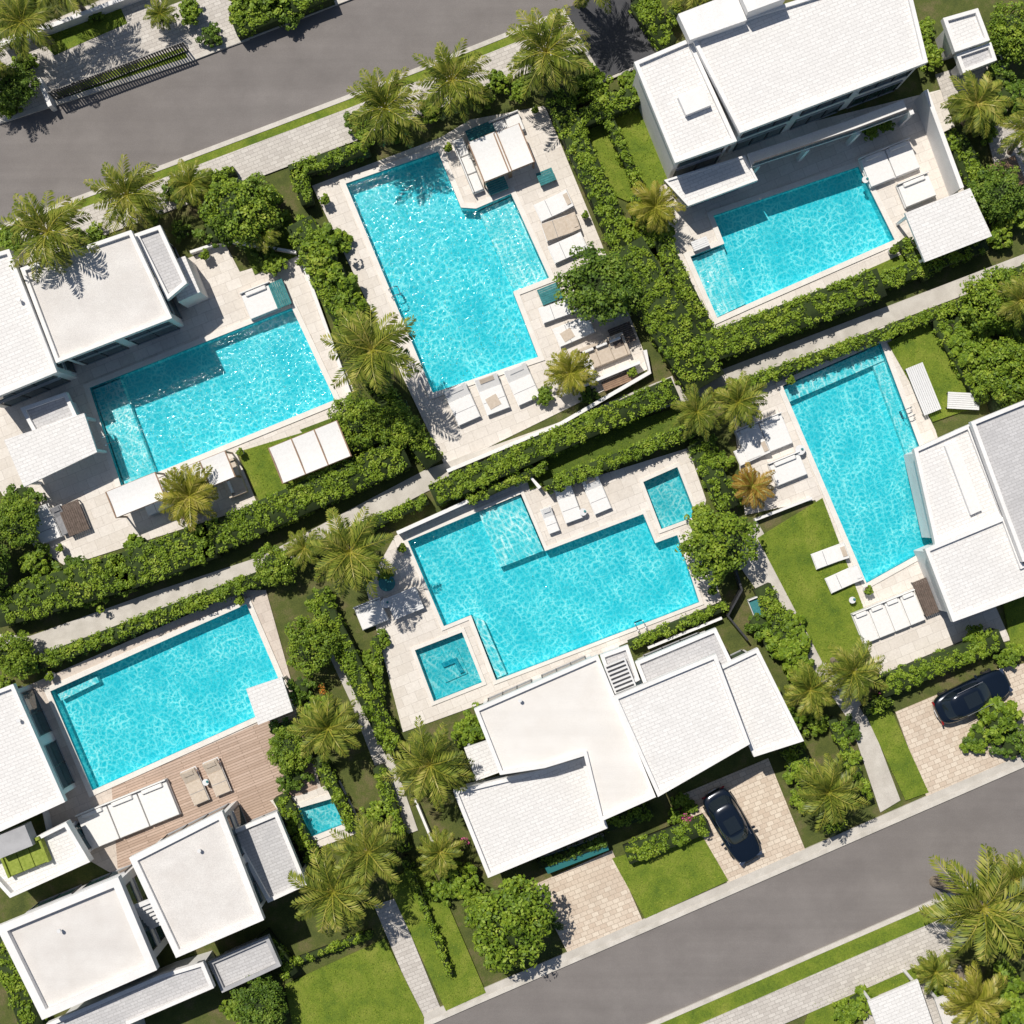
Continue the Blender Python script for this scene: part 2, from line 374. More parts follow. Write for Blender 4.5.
# ---------------------------------------------------------------- buildings
def window(par,a,b_,t0,t1,z0,z1,nrm,mull=2):
    a=Vector(a);b_=Vector(b_); p=a.lerp(b_,t0);q=a.lerp(b_,t1); L=(q-p).length; c=(p+q)/2+nrm*.03
    rz=math.atan2(q.y-p.y,q.x-p.x); m=MB(); H=z1-z0
    m.box((0,0,0),(L,.05,H),'glass_dark'); 
    for z in (-H/2,H/2): m.box((0,0,z),(L+.12,.14,.07),'stucco_grey')
    for i in range(mull+1): m.box((-L/2+L*i/mull,0,0),(.06,.12,H-.08),'metal_dark')
    m.obj('window',par,loc=(c.x,c.y,(z0+z1)/2),rz=rz)
def block(par,pts,z1,z0=0,roof='roof_white',wall='stucco',par_w=.22,par_h=.22,ins=.35,wins=None,trim='stucco'):
    z1*=HS; z0*=HS; sl=max(.45,par_h+.22)
    R=PP(pts,z1); Wl=inset(R,ins); m=MB()
    m.prism(Wl,z0,z1-sl,wall); m.obj('walls',par)
    m=MB(); m.prism(R,z1-sl,z1-par_h,trim,top=roof,bottom=True); m.obj('roof_slab',par)
    m=MB(); m.prism([R,inset(R,par_w)],z1-par_h,z1,trim); m.obj('parapet',par,bevel=.02)
    sg=1 if area(Wl)>0 else -1; n=len(pts)
    for i in range(n):
        a=Vector(Wl[i]);c=Vector(Wl[(i+1)%n]); e=(c-a); L=e.length
        if L<1.5: continue
        e.normalize(); nrm=Vector((e.y,-e.x))*sg
        if wins is not None and i not in wins: continue
        k=max(1,int(L/2.8)); 
        for j in range(k):
            t0=(j+.10)/k; t1=(j+.90)/k
            fl=[(z1-2.15,z1-.6),(z0+.2,z0+2.0)] if z1-z0>4.2 else [(z0+.2,min(z0+2.2,z1-sl-.12))]
            for zz in fl: window(par,a,c,t0,t1,zz[0],zz[1],nrm,2 if L/k<3.4 else 3)
    return R
def roofbox(par,pts,z0,z1,mat='stucco',name='roof_unit',top=None):
    z0*=HS; z1*=HS
    m=MB(); m.prism(PP(pts,z1),z0,z1,mat,top=top); m.obj(name,par,bevel=.02)
def quad(cx,cy,w,h,ang=22):
    """rotated rectangle in plan units, w along the street direction"""
    a=math.radians(ang); u=(math.cos(a),-math.sin(a)); v=(math.sin(a),math.cos(a))
    return [(cx+u[0]*i*w/2+v[0]*j*h/2, cy+u[1]*i*w/2+v[1]*j*h/2) for i,j in((-1,-1),(1,-1),(1,1),(-1,1))]
def vent(par,cx,cy,z):
    z*=HS; x,y=P(cx,cy,z); m=MB(); m.cyl((0,0,.1),.07,.2,'metal_white',10); m.cyl((0,0,.22),.11,.05,'metal_white',10); m.obj('vent_pipe',par,loc=(x,y,z))
# house A
h=empty('white_villa')
block(h,[(20,268),(131,230),(172,318),(56,363)],6.1,roof='roof_beige',wins=[1,2],ins=.25)
block(h,[(-60,285),(-5,253),(9,249),(57,372),(-30,408)],6.5,wins=[2,3],ins=.25)
block(h,[(134,234),(160,225),(187,283),(167,300)],5.0,roof='roof_grey',wins=[1])
block(h,[(20,408),(66,392),(78,418),(34,434)],3.4,roof='roof_grey',wins=[])
vent(h,20,300,6.4)
roofbox(h,[(166,262),(185,256),(200,292),(178,302)],0,3.4,'stucco','annex','roof_white')
# house B
h=empty('white_villa')
block(h,[(634,62),(690,38),(737,141),(675,163)],6.6,wins=[2],ins=.2)
block(h,[(691,37),(755,13),(905,-34),(928,62),(740,133)],7.1,wins=[3],ins=.2)
roofbox(h,[(678,14),(735,-8),(747,20),(690,40)],6.8,7.8); roofbox(h,[(738,-10),(778,-22),(786,-2),(748,12)],6.9,8.6)
roofbox(h,[(678,97),(704,87),(711,105),(686,115)],6.2,6.9)
block(h,[(664,180),(745,155),(758,180),(688,206)],3.4,wins=[2],par_h=.12,par_w=.12)
pts=PP([(750,160),(850,127),(906,106)],2.7)
m=MB(); m.prism(strip(pts,.8),2.45,2.62,'stucco',bottom=True); m.obj('balcony',h)
m=MB(); m.prism(strip(pts,.05,-.36),2.66,3.4,'glass_dark'); m.prism(strip(pts,.09,-.36),3.41,3.46,'metal_dark'); m.obj('balcony_rail',h)
for q in [(754,170),(803,154),(853,138),(906,118)]:
    m=MB(); x,y=P(*q,1.3); m.box((x,y,1.2),(.25,.25,2.45),'stucco',GA); m.obj('column',h)
b=MB(); b.prism(strip(PP([(926,90),(962,188)],2.0),.25),0,2.0,'stucco'); b.obj('garden_wall')
# small pool house far right
h=empty('pool_house')
block(h,[(943,18),(978,8),(990,40),(955,52)],4.0,wins=[1])
block(h,[(956,54),(991,42),(997,60),(963,73)],3.5,wins=[1],roof='roof_grey')
# house C
h=empty('white_villa')
block(h,[(914,449),(970,424),(1006,517),(936,547)],4.8,wins=[])
block(h,[(971,422),(1100,370),(1150,500),(1023,562),(1006,517)],6.0,roof='roof_grey',wins=[])
block(h,[(925,549),(1005,516),(1023,564),(1100,530),(1110,565),(953,622)],5.2,wins=[4])
roofbox(h,[(945,446),(957,441),(982,510),(971,515)],4.5,4.9,'metal_white','skylight','fabric_white')
# house D
h=empty('white_villa')
block(h,[(635,662),(716,628),(735,668),(650,700)],4.8,roof='roof_grey',wins=[0])
block(h,[(474,709),(598,655),(656,797),(600,822),(584,756),(545,768),(500,775)],6.2,roof='roof_cream',wins=[0,6])
block(h,[(613,697),(716,654),(750,744),(658,797)],6.7,wins=[])
block(h,[(716,668),(758,648),(804,741),(754,757)],5.2,wins=[0,1])
block(h,[(453,791),(548,768),(584,757),(608,828),(488,878)],4.2,wins=[3])
block(h,[(600,655),(628,645),(640,680),(612,694)],5.4,wins=[0],roof='roof_grey')
m=MB(); zz=5.4*HS; x,y=P(620,676,zz+.3)
m.box((x,y,zz),(1.3,1.7,.6),'metal_white',GA)
for i in range(7):
    ox=(-.72+i*.24); m.box((x-math.sin(GA)*ox,y+math.cos(GA)*ox,zz+.33),(1.1,.08,.08),'metal_dark',GA)
m.obj('louvre_vent',h)
vent(h,520,700,6.1)
b=MB(); b.prism(PP([(540,858),(604,836),(609,850),(548,874)],.9),0,.9,'stucco',top='glass_teal'); b.obj('planter_box')
# house E
h=empty('white_villa')
block(h,[(-4,927),(118,877),(157,970),(42,1020)],6.8,roof='roof_beige',par_w=.45,par_h=.35,wins=[0,1,2])
block(h,[(129,858),(222,811),(264,920),(176,958)],7.1,roof='roof_beige',par_w=.35,wins=[0,1,2])
block(h,[(229,832),(277,812),(307,885),(268,903)],4.2,roof='roof_grey',wins=[0,1,2])
block(h,[(46,1024),(160,975),(203,962),(214,988),(130,1024),(140,1060),(60,1070)],4.6,roof='roof_grey',wins=[3])
block(h,[(208,962),(268,936),(281,966),(222,993)],3.3,roof='roof_grey',wall='stucco_grey',trim='stucco_grey',wins=[])
m=MB(); x,y=P(140,905,4)
for i in range(7):
    o=i*.27; m.box((x+math.sin(GA)*o,y-math.cos(GA)*o,3.9-i*.2),(1.3,.26,.12),'metal_white',GA)
m.obj('exterior_stair',h)
vent(h,60,930,6.6); vent(h,200,850,6.9)
# house F
h=empty('white_villa')
block(h,[(-80,720),(13,684),(65,802),(-40,850)],4.8,wins=[1,0])
block(h,[(-20,865),(66,822),(90,862),(10,898)],3.5,wins=[0,1],par_h=.5)
roofbox(h,quad(12,842,36,22),3,4.4,'stucco_grey','parapet_unit')
vent(h,20,720,4.6)
def pavilion(pts,z,name='pool_pavilion',roof='roof_white'):
    e=empty(name); R=PP(pts,z); m=MB(); m.prism(R,z-.22,z,'stucco',top=roof,bottom=True); m.obj('roof',e,bevel=.02)
    m=MB()
    for q in inset(R,.2): m.box((q[0],q[1],(z-.22)/2),(.16,.16,z-.22),'metal_white',GA)
    m.obj('posts',e)
    c=Vector(R[0]).lerp(Vector(R[2]),.5); m=MB(); m.box((c.x,c.y,.35),(1.5,.8,.4),'fabric_grey',GA); m.obj('sofa',e,bevel=.04)
pavilion([(4,440),(84,413),(97,452),(24,487)],2.6)
pavilion([(905,213),(970,188),(992,236),(925,262)],2.6)
pavilion([(464,748),(494,738),(506,770),(476,781)],2.5)
pavilion([(246,689),(282,677),(293,711),(258,725)],2.2)
pavilion([(868,1002),(918,980),(935,1030),(885,1050)],2.6)
pavilion([(935,1000),(975,985),(990,1030),(950,1045)],2.4,roof='roof_beige')
# fences & walls
def wall(pts,h=1.2,w=.2,mat='stucco',name='garden_wall'):
    b=MB(); b.prism(strip(PP(pts,h),w),0,h,mat); b.obj(name,bevel=.015)
wall([(397,533),(528,474),(540,488)],.9,.22); wall([(447,471),(560,424),(650,372),(645,350)],.7,.22); wall([(48,662),(78,648)],.8)
wall([(560,395),(640,362)],1.0,.18); wall([(300,255),(352,400)],.5,.2); wall([(700,330),(716,336),(860,280)],.5,.18)
wall([(190,252),(226,240),(296,252)],.6,.16); wall([(18,690),(50,840)],.6,.2); wall([(755,520),(812,498)],.5,.15)
wall([(415,800),(445,872)],.5,.15); wall([(648,648),(722,618)],.6,.15); wall([(735,566),(742,590),(728,616),(748,640)],.9,.12,'metal_dark','fence')
wall([(0,44),(60,22),(150,-12)],1.0,.25); wall([(38,78),(50,106)],1.0,.25)
def fence(pts,h=1.7):
    m=MB(); p=PP(pts,h)
    for a,b in zip(p[:-1],p[1:]):
        a=Vector(a);b=Vector(b);L=(b-a).length; n=int(L/.16); rz=math.atan2(b.y-a.y,b.x-a.x)
        for i in range(n+1):
            q=a.lerp(b,i/n); m.box((q.x,q.y,h/2),(.1,.04,h),'metal_dark',rz)
        c=(a+b)/2
        for z in (.2,h-.1): m.box((c.x,c.y,z),(L,.07,.07),'metal_dark',rz)
    m.obj('fence')
fence([(48,92),(182,42)],1.6)
# ---------------------------------------------------------------- furniture
def lounger(cx,cy,ang,L=2.1,W=.8,fab='fabric_white',back=.45,z=.08):
    ang+=random.uniform(-3,3)
    x,y=P(cx,cy,.4); m=MB(); fr='metal_white' if fab!='fabric_brown' else 'metal_dark'
    for sy in(-1,1): m.box((0,sy*(W/2-.03),.27),(L,.05,.06),fr)
    for sx in(-1,1):
        m.box((sx*(L/2-.03),0,.27),(.05,W-.1,.06),fr)
        for sy in(-1,1): m.box((sx*(L/2-.2),sy*(W/2-.05),.12),(.05,.05,.25),fr)
    m.box((-L*.17,0,.345),(L*.62,W-.08,.1),fab); m.box((-L*.17,0,.398),(.03,W-.1,.008),'fabric_grey')
    m.box((L*.31,0,.47),(L*.36,W-.08,.1),fab,ry=-math.radians(24)); m.box((L*.39,0,.60),(.28,W*.6,.1),'fabric_sand' if fab=='fabric_white' and random.random()<.4 else fab,ry=-math.radians(24))
    if random.random()<.25: m.box((-L*.2,random.uniform(-.1,.1),.41),(.7,W*.5,.03),'fabric_sand',.15)
    m.obj('sun_lounger',loc=(x,y,z),rz=math.radians(ang),bevel=.025)
def daybed(cx,cy,ang,w,d,n=2,fab='fabric_white',base='fabric_white',name='outdoor_daybed',pil=True):
    x,y=P(cx,cy,.5); m=MB(); m.box((0,0,.15),(w,d,.22),base)
    cw=w/n
    for i in range(n):
        ox=-w/2+cw*(i+.5); m.box((ox,-.04,.35),(cw-.07,d-.16,.18),fab)
        if pil: m.box((ox,d/2-.22,.52),(cw*.72,.26,.16),fab,0,.1)
    m.box((0,d/2-.03,.4),(w,.08,.5),base)
    m.obj(name,loc=(x,y,.08),rz=math.radians(ang),bevel=.035)
def sofa(cx,cy,ang,w,d,fab='fabric_sand',z=.08):
    x,y=P(cx,cy,.5+z); m=MB(); m.box((0,0,.18),(w,d,.26),fab); n=max(2,int(w/.8)); cw=(w-.3)/n
    m.box((0,d/2-.1,.5),(w,.2,.4),fab); 
    for s in(-1,1): m.box((s*(w/2-.08),-.1,.45),(.16,d-.2,.28),fab)
    for i in range(n): m.box((-w/2+.15+cw*(i+.5),-.1,.37),(cw-.03,d-.26,.13),fab); m.box((-w/2+.15+cw*(i+.5),d/2-.28,.56),(cw*.8,.16,.3),'fabric_white' if z<1 else fab)
    m.obj('outdoor_sofa',loc=(x,y,z),rz=math.radians(ang),bevel=.03)
def table(cx,cy,ang,w,d,top='wood',h=.45):
    x,y=P(cx,cy,h); m=MB(); n=max(3,int(d/.12)); s=d/n
    for i in range(n): m.box((0,-d/2+s*(i+.5),h),(w,s-.015,.04),top)
    for i in(-1,1):
        for j in(-1,1): m.box((i*(w/2-.06),j*(d/2-.06),h/2-.01),(.06,.06,h-.03),'metal_dark')
    m.obj('patio_table',loc=(x,y,.08),rz=math.radians(ang))
def rtable(cx,cy,r=.45,mat='metal_white'):
    x,y=P(cx,cy,.5); m=MB(); m.cyl((0,0,.5),r,.05,mat,20); m.cyl((0,0,.25),.06,.5,'metal_dark',8); m.cyl((0,0,.02),r*.5,.04,'metal_dark',14)
    m.cyl((.1,.05,.56),.07,.1,'fabric_teal',10); m.obj('side_table',loc=(x,y,.08))
def cabana(cx,cy,ang,w,d,n=3,h=2.1,fab='fabric_white'):
    x,y=P(cx,cy,h); e=empty('cabana'); e.location=(x,y,.08); e.rotation_euler[2]=math.radians(ang)
    m=MB(); cw=w/n
    for i in range(n):
        x0=-w/2+cw*i+.03; x1=x0+cw-.06; K=6
        for k in range(K):
            y0=-d/2+d*k/K; y1=y0+d/K; zz=lambda t:h-.07*math.sin(math.pi*t)
            m.face([(x0,y0,zz(k/K)),(x1,y0,zz(k/K)),(x1,y1,zz((k+1)/K)),(x0,y1,zz((k+1)/K))],fab)
    m.obj('canopy',e); m=MB()
    for i in range(n+1): m.box((-w/2+cw*i,0,h+.0),(.07,d+.05,.07),'wood')
    for j in(-1,1): m.box((0,j*d/2,h-.09),(w+.05,.07,.09),'wood')
    for i in(-1,1):
        for j in(-1,1): m.box((i*(w/2-.03),j*(d/2-.03),h/2-.07),(.09,.09,h-.14),'wood')
    m.obj('frame',e); m=MB(); m.box((0,0,.25),(w*.8,d*.6,.35),'fabric_white'); m.obj('seat',e,bevel=.04)
A=22;V=112
for q in [(462,404),(492,394),(522,384)]: lounger(*q,V,2.3,1.45)
for q in [(554,206),(561,227),(568,248)]: lounger(*q,A,2.2,1.15,'fabric_white' if q[1]!=227 else 'fabric_sand')
lounger(558,310,A,2.2,1.0); lounger(574,331,A,2.3,1.2); table(550,294,A,1.3,1.0,'fabric_teal'); table(546,177,A,1.0,.8,'fabric_teal')
cabana(490,157,A,1.75,2.5,1,1.5); cabana(514,148,A,1.6,2.4,1,1.5); table(481,133,A,1.7,.9,'fabric_teal'); daybed(507,126,A,1.9,1.2,2,pil=False)
daybed(468,165,V,3.4,.7,3,pil=False,name='outdoor_counter'); table(497,186,A,1.2,.8,'fabric_teal')
sofa(604,352,A,2.9,1.4); sofa(583,372,A,1.4,1.2,'fabric_white'); table(622,335,A,1.4,1.2,'fabric_brown'); table(620,380,A,2.2,.6,'wood'); 
for q in [(568,503),(596,494)]: lounger(*q,V,2.3,1.1)
daybed(371,614,A,1.7,1.5,1); table(405,603,A,1.9,1.4,'metal_white'); rtable(387,583,.5,'fabric_teal'); rtable(386,603,.3)
lounger(550,520,V,1.6,.7); rtable(583,512,.22)
lounger(830,556,A,2.1,1.0); lounger(844,579,A,2.1,1.0); daybed(889,617,A,4.0,2.0,4); table(928,596,V,2.2,1.2,'fabric_brown')
table(923,389,V,3.0,1.1,'metal_white'); table(963,401,-3,1.9,1.0,'metal_white'); rtable(852,600,.2)
daybed(764,437,A,3.0,2.0,2); daybed(788,469,A,2.0,1.5,1); lounger(752,452,A,2,1.0); rtable(800,450,.3)
lounger(195,786,V,2.2,1.0,'fabric_sand'); lounger(217,777,V,2.2,1.0,'fabric_sand'); daybed(128,815,A,5.8,2.3,3); rtable(206,782,.2)
cabana(136,495,A,3.1,1.6,1); cabana(205,474,A,3.2,1.6,2); cabana(310,452,A,4.3,2.2,3); sofa(232,478,V,2.2,1.1); table(190,510,A,1.2,.8)
daybed(260,301,A,1.9,1.7,1); table(280,294,V,1.6,.9,'fabric_teal'); table(74,518,V,1.9,1.3,'fabric_brown'); lounger(45,524,V,2.2,1.3); lounger(62,520,V,1.8,.7,'fabric_grey')
daybed(890,163,A,3.2,1.9,2); daybed(917,190,A,2.0,1.5,1); rtable(865,180,.2); table(700,244,A,1.0,.6,'metal_white')
daybed(764,607,A,1.5,1.5,1,'fabric_teal','metal_white','spa_tub',False)
sofa(24,857,A,2.6,1.6,'fabric_olive',3.5*HS-.49); sofa(903,1000,A,2.4,1.3); lounger(160,505,A,1.8,.8); table(1006,175,A,1.8,1.8,'wood')
# ---------------------------------------------------------------- cars
def car(cx,cy,ang,paint,L=4.75,W=1.92):
    e=empty('parked_car'); x,y=P(cx,cy,1.0); e.location=(x,y,.07); e.rotation_euler[2]=math.radians(ang)
    n=40
    def ring(xa,xb,w,z,pw=4.2,crown=0,nose=0):
        r=[]
        for i in range(n):
            t=2*math.pi*i/n; c,s=math.cos(t),math.sin(t)
            X=math.copysign(abs(c)**(2/pw),c); Y=math.copysign(abs(s)**(2/pw),s)
            xx=(xa+xb)/2+(xb-xa)/2*X; yy=w/2*Y*(1-.07*max(0,X)**2)
            r.append((xx,yy,z+crown*(1-abs(X)**2)-nose*max(0,X)**3))
        return r
    h=L/2; m=MB()
    rs=[ring(-h+.15,h-.15,W-.2,.2),ring(-h+.02,h-.02,W-.04,.34),ring(-h,h,W,.55,nose=.03),ring(-h+.04,h-.05,W-.03,.78,crown=.04,nose=.1),ring(-h+.1,h-.16,W-.16,.86,crown=.07,nose=.14),ring(-h+.35,h-.5,W-.6,.89,4,crown=.10,nose=.12)]
    o=len(m.v)
    for r in rs: m.v+=r
    k=m.mi(paint)
    for a in range(len(rs)-1):
        for i in range(n):
            j=(i+1)%n; m.f.append((o+a*n+i,o+a*n+j,o+(a+1)*n+j,o+(a+1)*n+i)); m.m.append(k)
    m.f.append(tuple(o+(len(rs)-1)*n+i for i in range(n))); m.m.append(k)
    m.obj('body',e,smooth=True)
    m=MB(); g0,g1=-h+.42,h-1.38
    rs=[ring(g0,g1,W-.2,.90,3.6),ring(g0+.42,g1-.55,W-.46,1.30,3.6),ring(g0+.55,g1-.72,W-.56,1.39,3.4),ring(g0+.8,g1-1.0,W-.9,1.43,3)]
    for r in rs: m.v+=r
    kg=m.mi('glass_car');kp=m.mi(paint)
    for a in range(3):
        for i in range(n):
            j=(i+1)%n; t=(i+.5)/n*360; mm=kp
            if a==0 and not any(abs((t-c+180)%360-180)<5.5 for c in(47,133,227,313,95,265)): mm=kg
            m.f.append((a*n+i,a*n+j,(a+1)*n+j,(a+1)*n+i)); m.m.append(mm)
    m.f.append(tuple(3*n+i for i in range(n))); m.m.append(kp); m.obj('cabin',e,smooth=True)
    m=MB(); m.box((-.25,0,1.445),(.9,.8,.012),'glass_car'); m.obj('sunroof',e)
    m=MB()
    for sx in(-1,1):
        for sy in(-1,1):
            cx_,cy_=sx*L*.3,sy*(W/2-.12); m.cyl((cx_,cy_,.33),.33,.24,'tyre',20,'Y'); m.cyl((cx_,cy_+sy*.125,.33),.2,.02,'chrome',10,'Y')
    m.obj('wheels',e); m=MB()
    for sy in(-1,1):
        m.box((h-.19,sy*(W/2-.38),.66),(.22,.36,.12),'chrome',-sy*.35); m.box((-h+.09,sy*(W/2-.38),.70),(.1,.36,.1),'lamp_red',sy*.15)
        m.box((g1-.42,sy*(W/2+.08),.98),(.14,.22,.13),paint,-sy*.2)
        m.box((-.1,sy*(W/2-.245),1.415),(1.7,.03,.03),'chrome')
    m.box((h-.02,0,.5),(.06,.9,.2),'metal_dark'); m.box((-h+.0,0,.5),(.04,.5,.12),'metal_white'); m.obj('lights_and_mirrors',e,bevel=.015)
    m=MB()
    for sy in(-1,1): m.box((g1-.32,sy*.35,.985),(.03,.6,.02),'tyre',sy*.3)
    m.obj('wipers',e)
car(733,827,-60,'paint_black'); car(974,697,26,'paint_black')
# ---------------------------------------------------------------- foliage
def mkmesh(name,V,F,MI,mats,smooth=False):
    me=bpy.data.meshes.new(name); V=np.asarray(V,dtype=np.float32); nq=len(F)
    me.vertices.add(len(V)); me.vertices.foreach_set('co',V.ravel())
    F=np.asarray(F,dtype=np.int32); me.loops.add(nq*4); me.loops.foreach_set('vertex_index',F.ravel())
    me.polygons.add(nq); me.polygons.foreach_set('loop_start',np.arange(0,nq*4,4,dtype=np.int32))
    me.polygons.foreach_set('material_index',np.asarray(MI,dtype=np.int32))
    for n in mats: me.materials.append(MATS[n])
    me.update(calc_edges=True); me.validate(); return me
def leaves(C,Nn,size,asp=.6,jit=.5):
    n=len(C); Nn=Nn+np.array([0,0,.35])+rng.normal(0,jit,(n,3)); Nn/=np.linalg.norm(Nn,axis=1)[:,None]+1e-9
    T=np.cross(Nn,rng.normal(0,1,(n,3))); T/=np.linalg.norm(T,axis=1)[:,None]+1e-9; B=np.cross(Nn,T)
    L=(size*rng.uniform(.6,1.3,n))[:,None]; w=L*asp
    V=np.stack([C-T*L*.5,C+B*w*.5+T*L*.05,C+T*L*.5,C-B*w*.5+T*L*.05],1).reshape(-1,3)
    F=np.arange(4*n).reshape(n,4); return V,F
V,F=leaves(np.array(GC),np.array(GN),.11,.35,.7)
o=bpy.data.objects.new('grass_blades',mkmesh('grass_blades',V,F,[0]*len(F),['leaf_grass'])); scene.collection.objects.link(o)
def clumps(cc,rad,per,size):
    """leaf-covered spherical clumps"""
    k=len(cc); n=k*per; d=rng.normal(0,1,(n,3)); d[:,2]=np.where(rng.random(n)<.85,np.abs(d[:,2]),d[:,2]); d/=np.linalg.norm(d,axis=1)[:,None]
    r=np.repeat(rad,per)*rng.uniform(.7,1.1,n); C=np.repeat(cc,per,0)+d*r[:,None]
    return leaves(C,d,size)
def hedge(pts,w,h,rough=.18,leaf='leaf_hedge',name='hedge',size=.145):
    p=[Vector(q) for q in PP(pts,h)]; cc=[];rad=[]; core=MB(); rough*=.6
    for a,b_ in zip(p[:-1],p[1:]):
        L=(b_-a).length; t=(b_-a).normalized(); nn=Vector((-t.y,t.x)); n=max(3,int(L*w/.085))
        for _ in range(n):
            u=random.uniform(0,L); r=random.uniform(.15,.27); v=random.uniform(-1,1)*(w/2-r*.75)*(1+random.uniform(-rough,rough)*.6)
            q=a+t*u+nn*v; cc.append((q.x,q.y,h-r*.85+random.uniform(-rough,rough)*.6)); rad.append(r)
        for _ in range(int(L*h*1.8)):
            for s in(-1,1):
                u=random.uniform(0,L); r=random.uniform(.17,.26); q=a+t*u+nn*s*(w/2-.17); cc.append((q.x,q.y,random.uniform(.15,h-.3))); rad.append(r)
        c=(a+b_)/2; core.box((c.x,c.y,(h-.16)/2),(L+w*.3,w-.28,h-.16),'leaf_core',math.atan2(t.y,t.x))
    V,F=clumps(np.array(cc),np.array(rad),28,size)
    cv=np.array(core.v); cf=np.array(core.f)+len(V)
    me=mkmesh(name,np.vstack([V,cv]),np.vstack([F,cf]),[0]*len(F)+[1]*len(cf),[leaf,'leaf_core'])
    o=bpy.data.objects.new(name,me); scene.collection.objects.link(o)
def tube(pts,rads,n=7):
    V=[];F=[]
    for p,r in zip(pts,rads):
        for i in range(n):
            a=2*math.pi*i/n; V.append((p[0]+r*math.cos(a),p[1]+r*math.sin(a),p[2]))
    for k in range(len(pts)-1):
        for i in range(n):
            j=(i+1)%n; F.append((k*n+i,k*n+j,(k+1)*n+j,(k+1)*n+i))
    return V,F
def crown_mesh(name,R,Hc,trunk,leaf,size=.2,dens=1.0):
    """rounded crown: trunk, limbs, clumps spread over an uneven ellipsoid. z=0 ground"""
    k=int(28*R*R*dens)+8; cc=[];rad=[]
    ph=[random.uniform(0,6.28) for _ in range(4)]
    for i in range(k):
        d=Vector((random.gauss(0,1),random.gauss(0,1),random.gauss(.35,.9))).normalized()
        az=math.atan2(d.y,d.x); un=1+.13*math.sin(2*az+ph[0])+.09*math.sin(3*az+ph[1])+.06*math.sin(5*az+ph[2])
        s=random.uniform(.62,.92)*un; r=random.uniform(.13,.23)*max(R,.9)
        cc.append((d.x*s*R,d.y*s*R,trunk+Hc/2+d.z*s*Hc/2*.95)); rad.append(min(r,.45))
    V,F=clumps(np.array(cc),np.array(rad),int(46),size); V=list(map(tuple,V)); F=[tuple(f) for f in F]; MI=[0]*len(F)
    def add(v,f,m):
        o=len(V); V.extend(v); F.extend(tuple(i+o for i in q) for q in f); MI.extend([m]*len(f))
    add(*tube([(0,0,0),(.03,.02,trunk*.6),(0,.05,trunk+Hc*.5)],[.16*R/2,.12*R/2,.05*R/2]),1)
    for i in range(6):
        a=i*1.05+random.random(); add(*tube([(0,0,trunk*.75),(math.cos(a)*R*.35,math.sin(a)*R*.35,trunk+Hc*.25),(math.cos(a)*R*.7,math.sin(a)*R*.7,trunk+Hc*.55)],[.07*R/2,.05*R/2,.02]),1)
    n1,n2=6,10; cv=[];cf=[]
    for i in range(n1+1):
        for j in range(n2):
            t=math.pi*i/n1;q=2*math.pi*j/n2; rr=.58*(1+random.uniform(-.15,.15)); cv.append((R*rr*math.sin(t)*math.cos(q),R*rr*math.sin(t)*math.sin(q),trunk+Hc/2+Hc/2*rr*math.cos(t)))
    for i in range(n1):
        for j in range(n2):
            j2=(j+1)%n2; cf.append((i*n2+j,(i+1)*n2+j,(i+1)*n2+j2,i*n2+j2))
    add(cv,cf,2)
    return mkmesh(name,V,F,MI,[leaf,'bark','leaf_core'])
TREE=[crown_mesh('tree_mesh',2.1,3.0,1.0,'leaf',.19),crown_mesh('tree_mesh',2.1,2.8,1.0,'leaf_deep',.19),crown_mesh('tree_mesh',2.1,3.0,1.0,'leaf',.21)]
BUSH=[crown_mesh('bush_mesh',.9,1.2,.1,'leaf',.16,1.3),crown_mesh('bush_mesh',.9,1.0,.1,'leaf_deep',.16,1.3),crown_mesh('bush_mesh',.9,1.1,.1,'leaf',.22,1.1)]
def tree(cx,cy,rpx,k=0,hs=.9):
    s=rpx*S/2.1; z=3.0*s*hs; x,y=P(cx,cy,z); o=bpy.data.objects.new('shade_tree',TREE[k]); scene.collection.objects.link(o)
    o.location=(x,y,0); o.scale=(s,s,s*hs); o.rotation_euler[2]=random.uniform(0,6.28)
def bush(cx,cy,rpx,k=0):
    s=rpx*S/.9; z=.8*s; x,y=P(cx,cy,z); o=bpy.data.objects.new('shrub',BUSH[k]); scene.collection.objects.link(o)
    o.location=(x,y,0); o.scale=(s,s,s*random.uniform(.8,1.0)); o.rotation_euler[2]=random.uniform(0,6.28)
def pot(cx,cy,r=.3):
    x,y=P(cx,cy,.6); m=MB(); m.cyl((0,0,.25),r*.75,.5,'metal_white',14,r2=r); m.cyl((0,0,.505),r*.85,.02,'soil',14)
    o=m.obj('potted_plant',loc=(x,y,.08)); c=bpy.data.objects.new('foliage',BUSH[2]); scene.collection.objects.link(c); c.parent=o
    c.location=(0,0,.45); s=r*1.25/.9; c.scale=(s,s,s)
for q in [(325,200),(448,148),(585,215),(535,110),(632,372),(300,262),(350,398),(205,255),(60,548),(240,452),(402,548),(700,470),(712,590),(893,250),(790,380),(868,590),(240,600),(304,730),(298,780),(50,676),(512,700),(560,488)]: pot(*q,random.uniform(.2,.3))
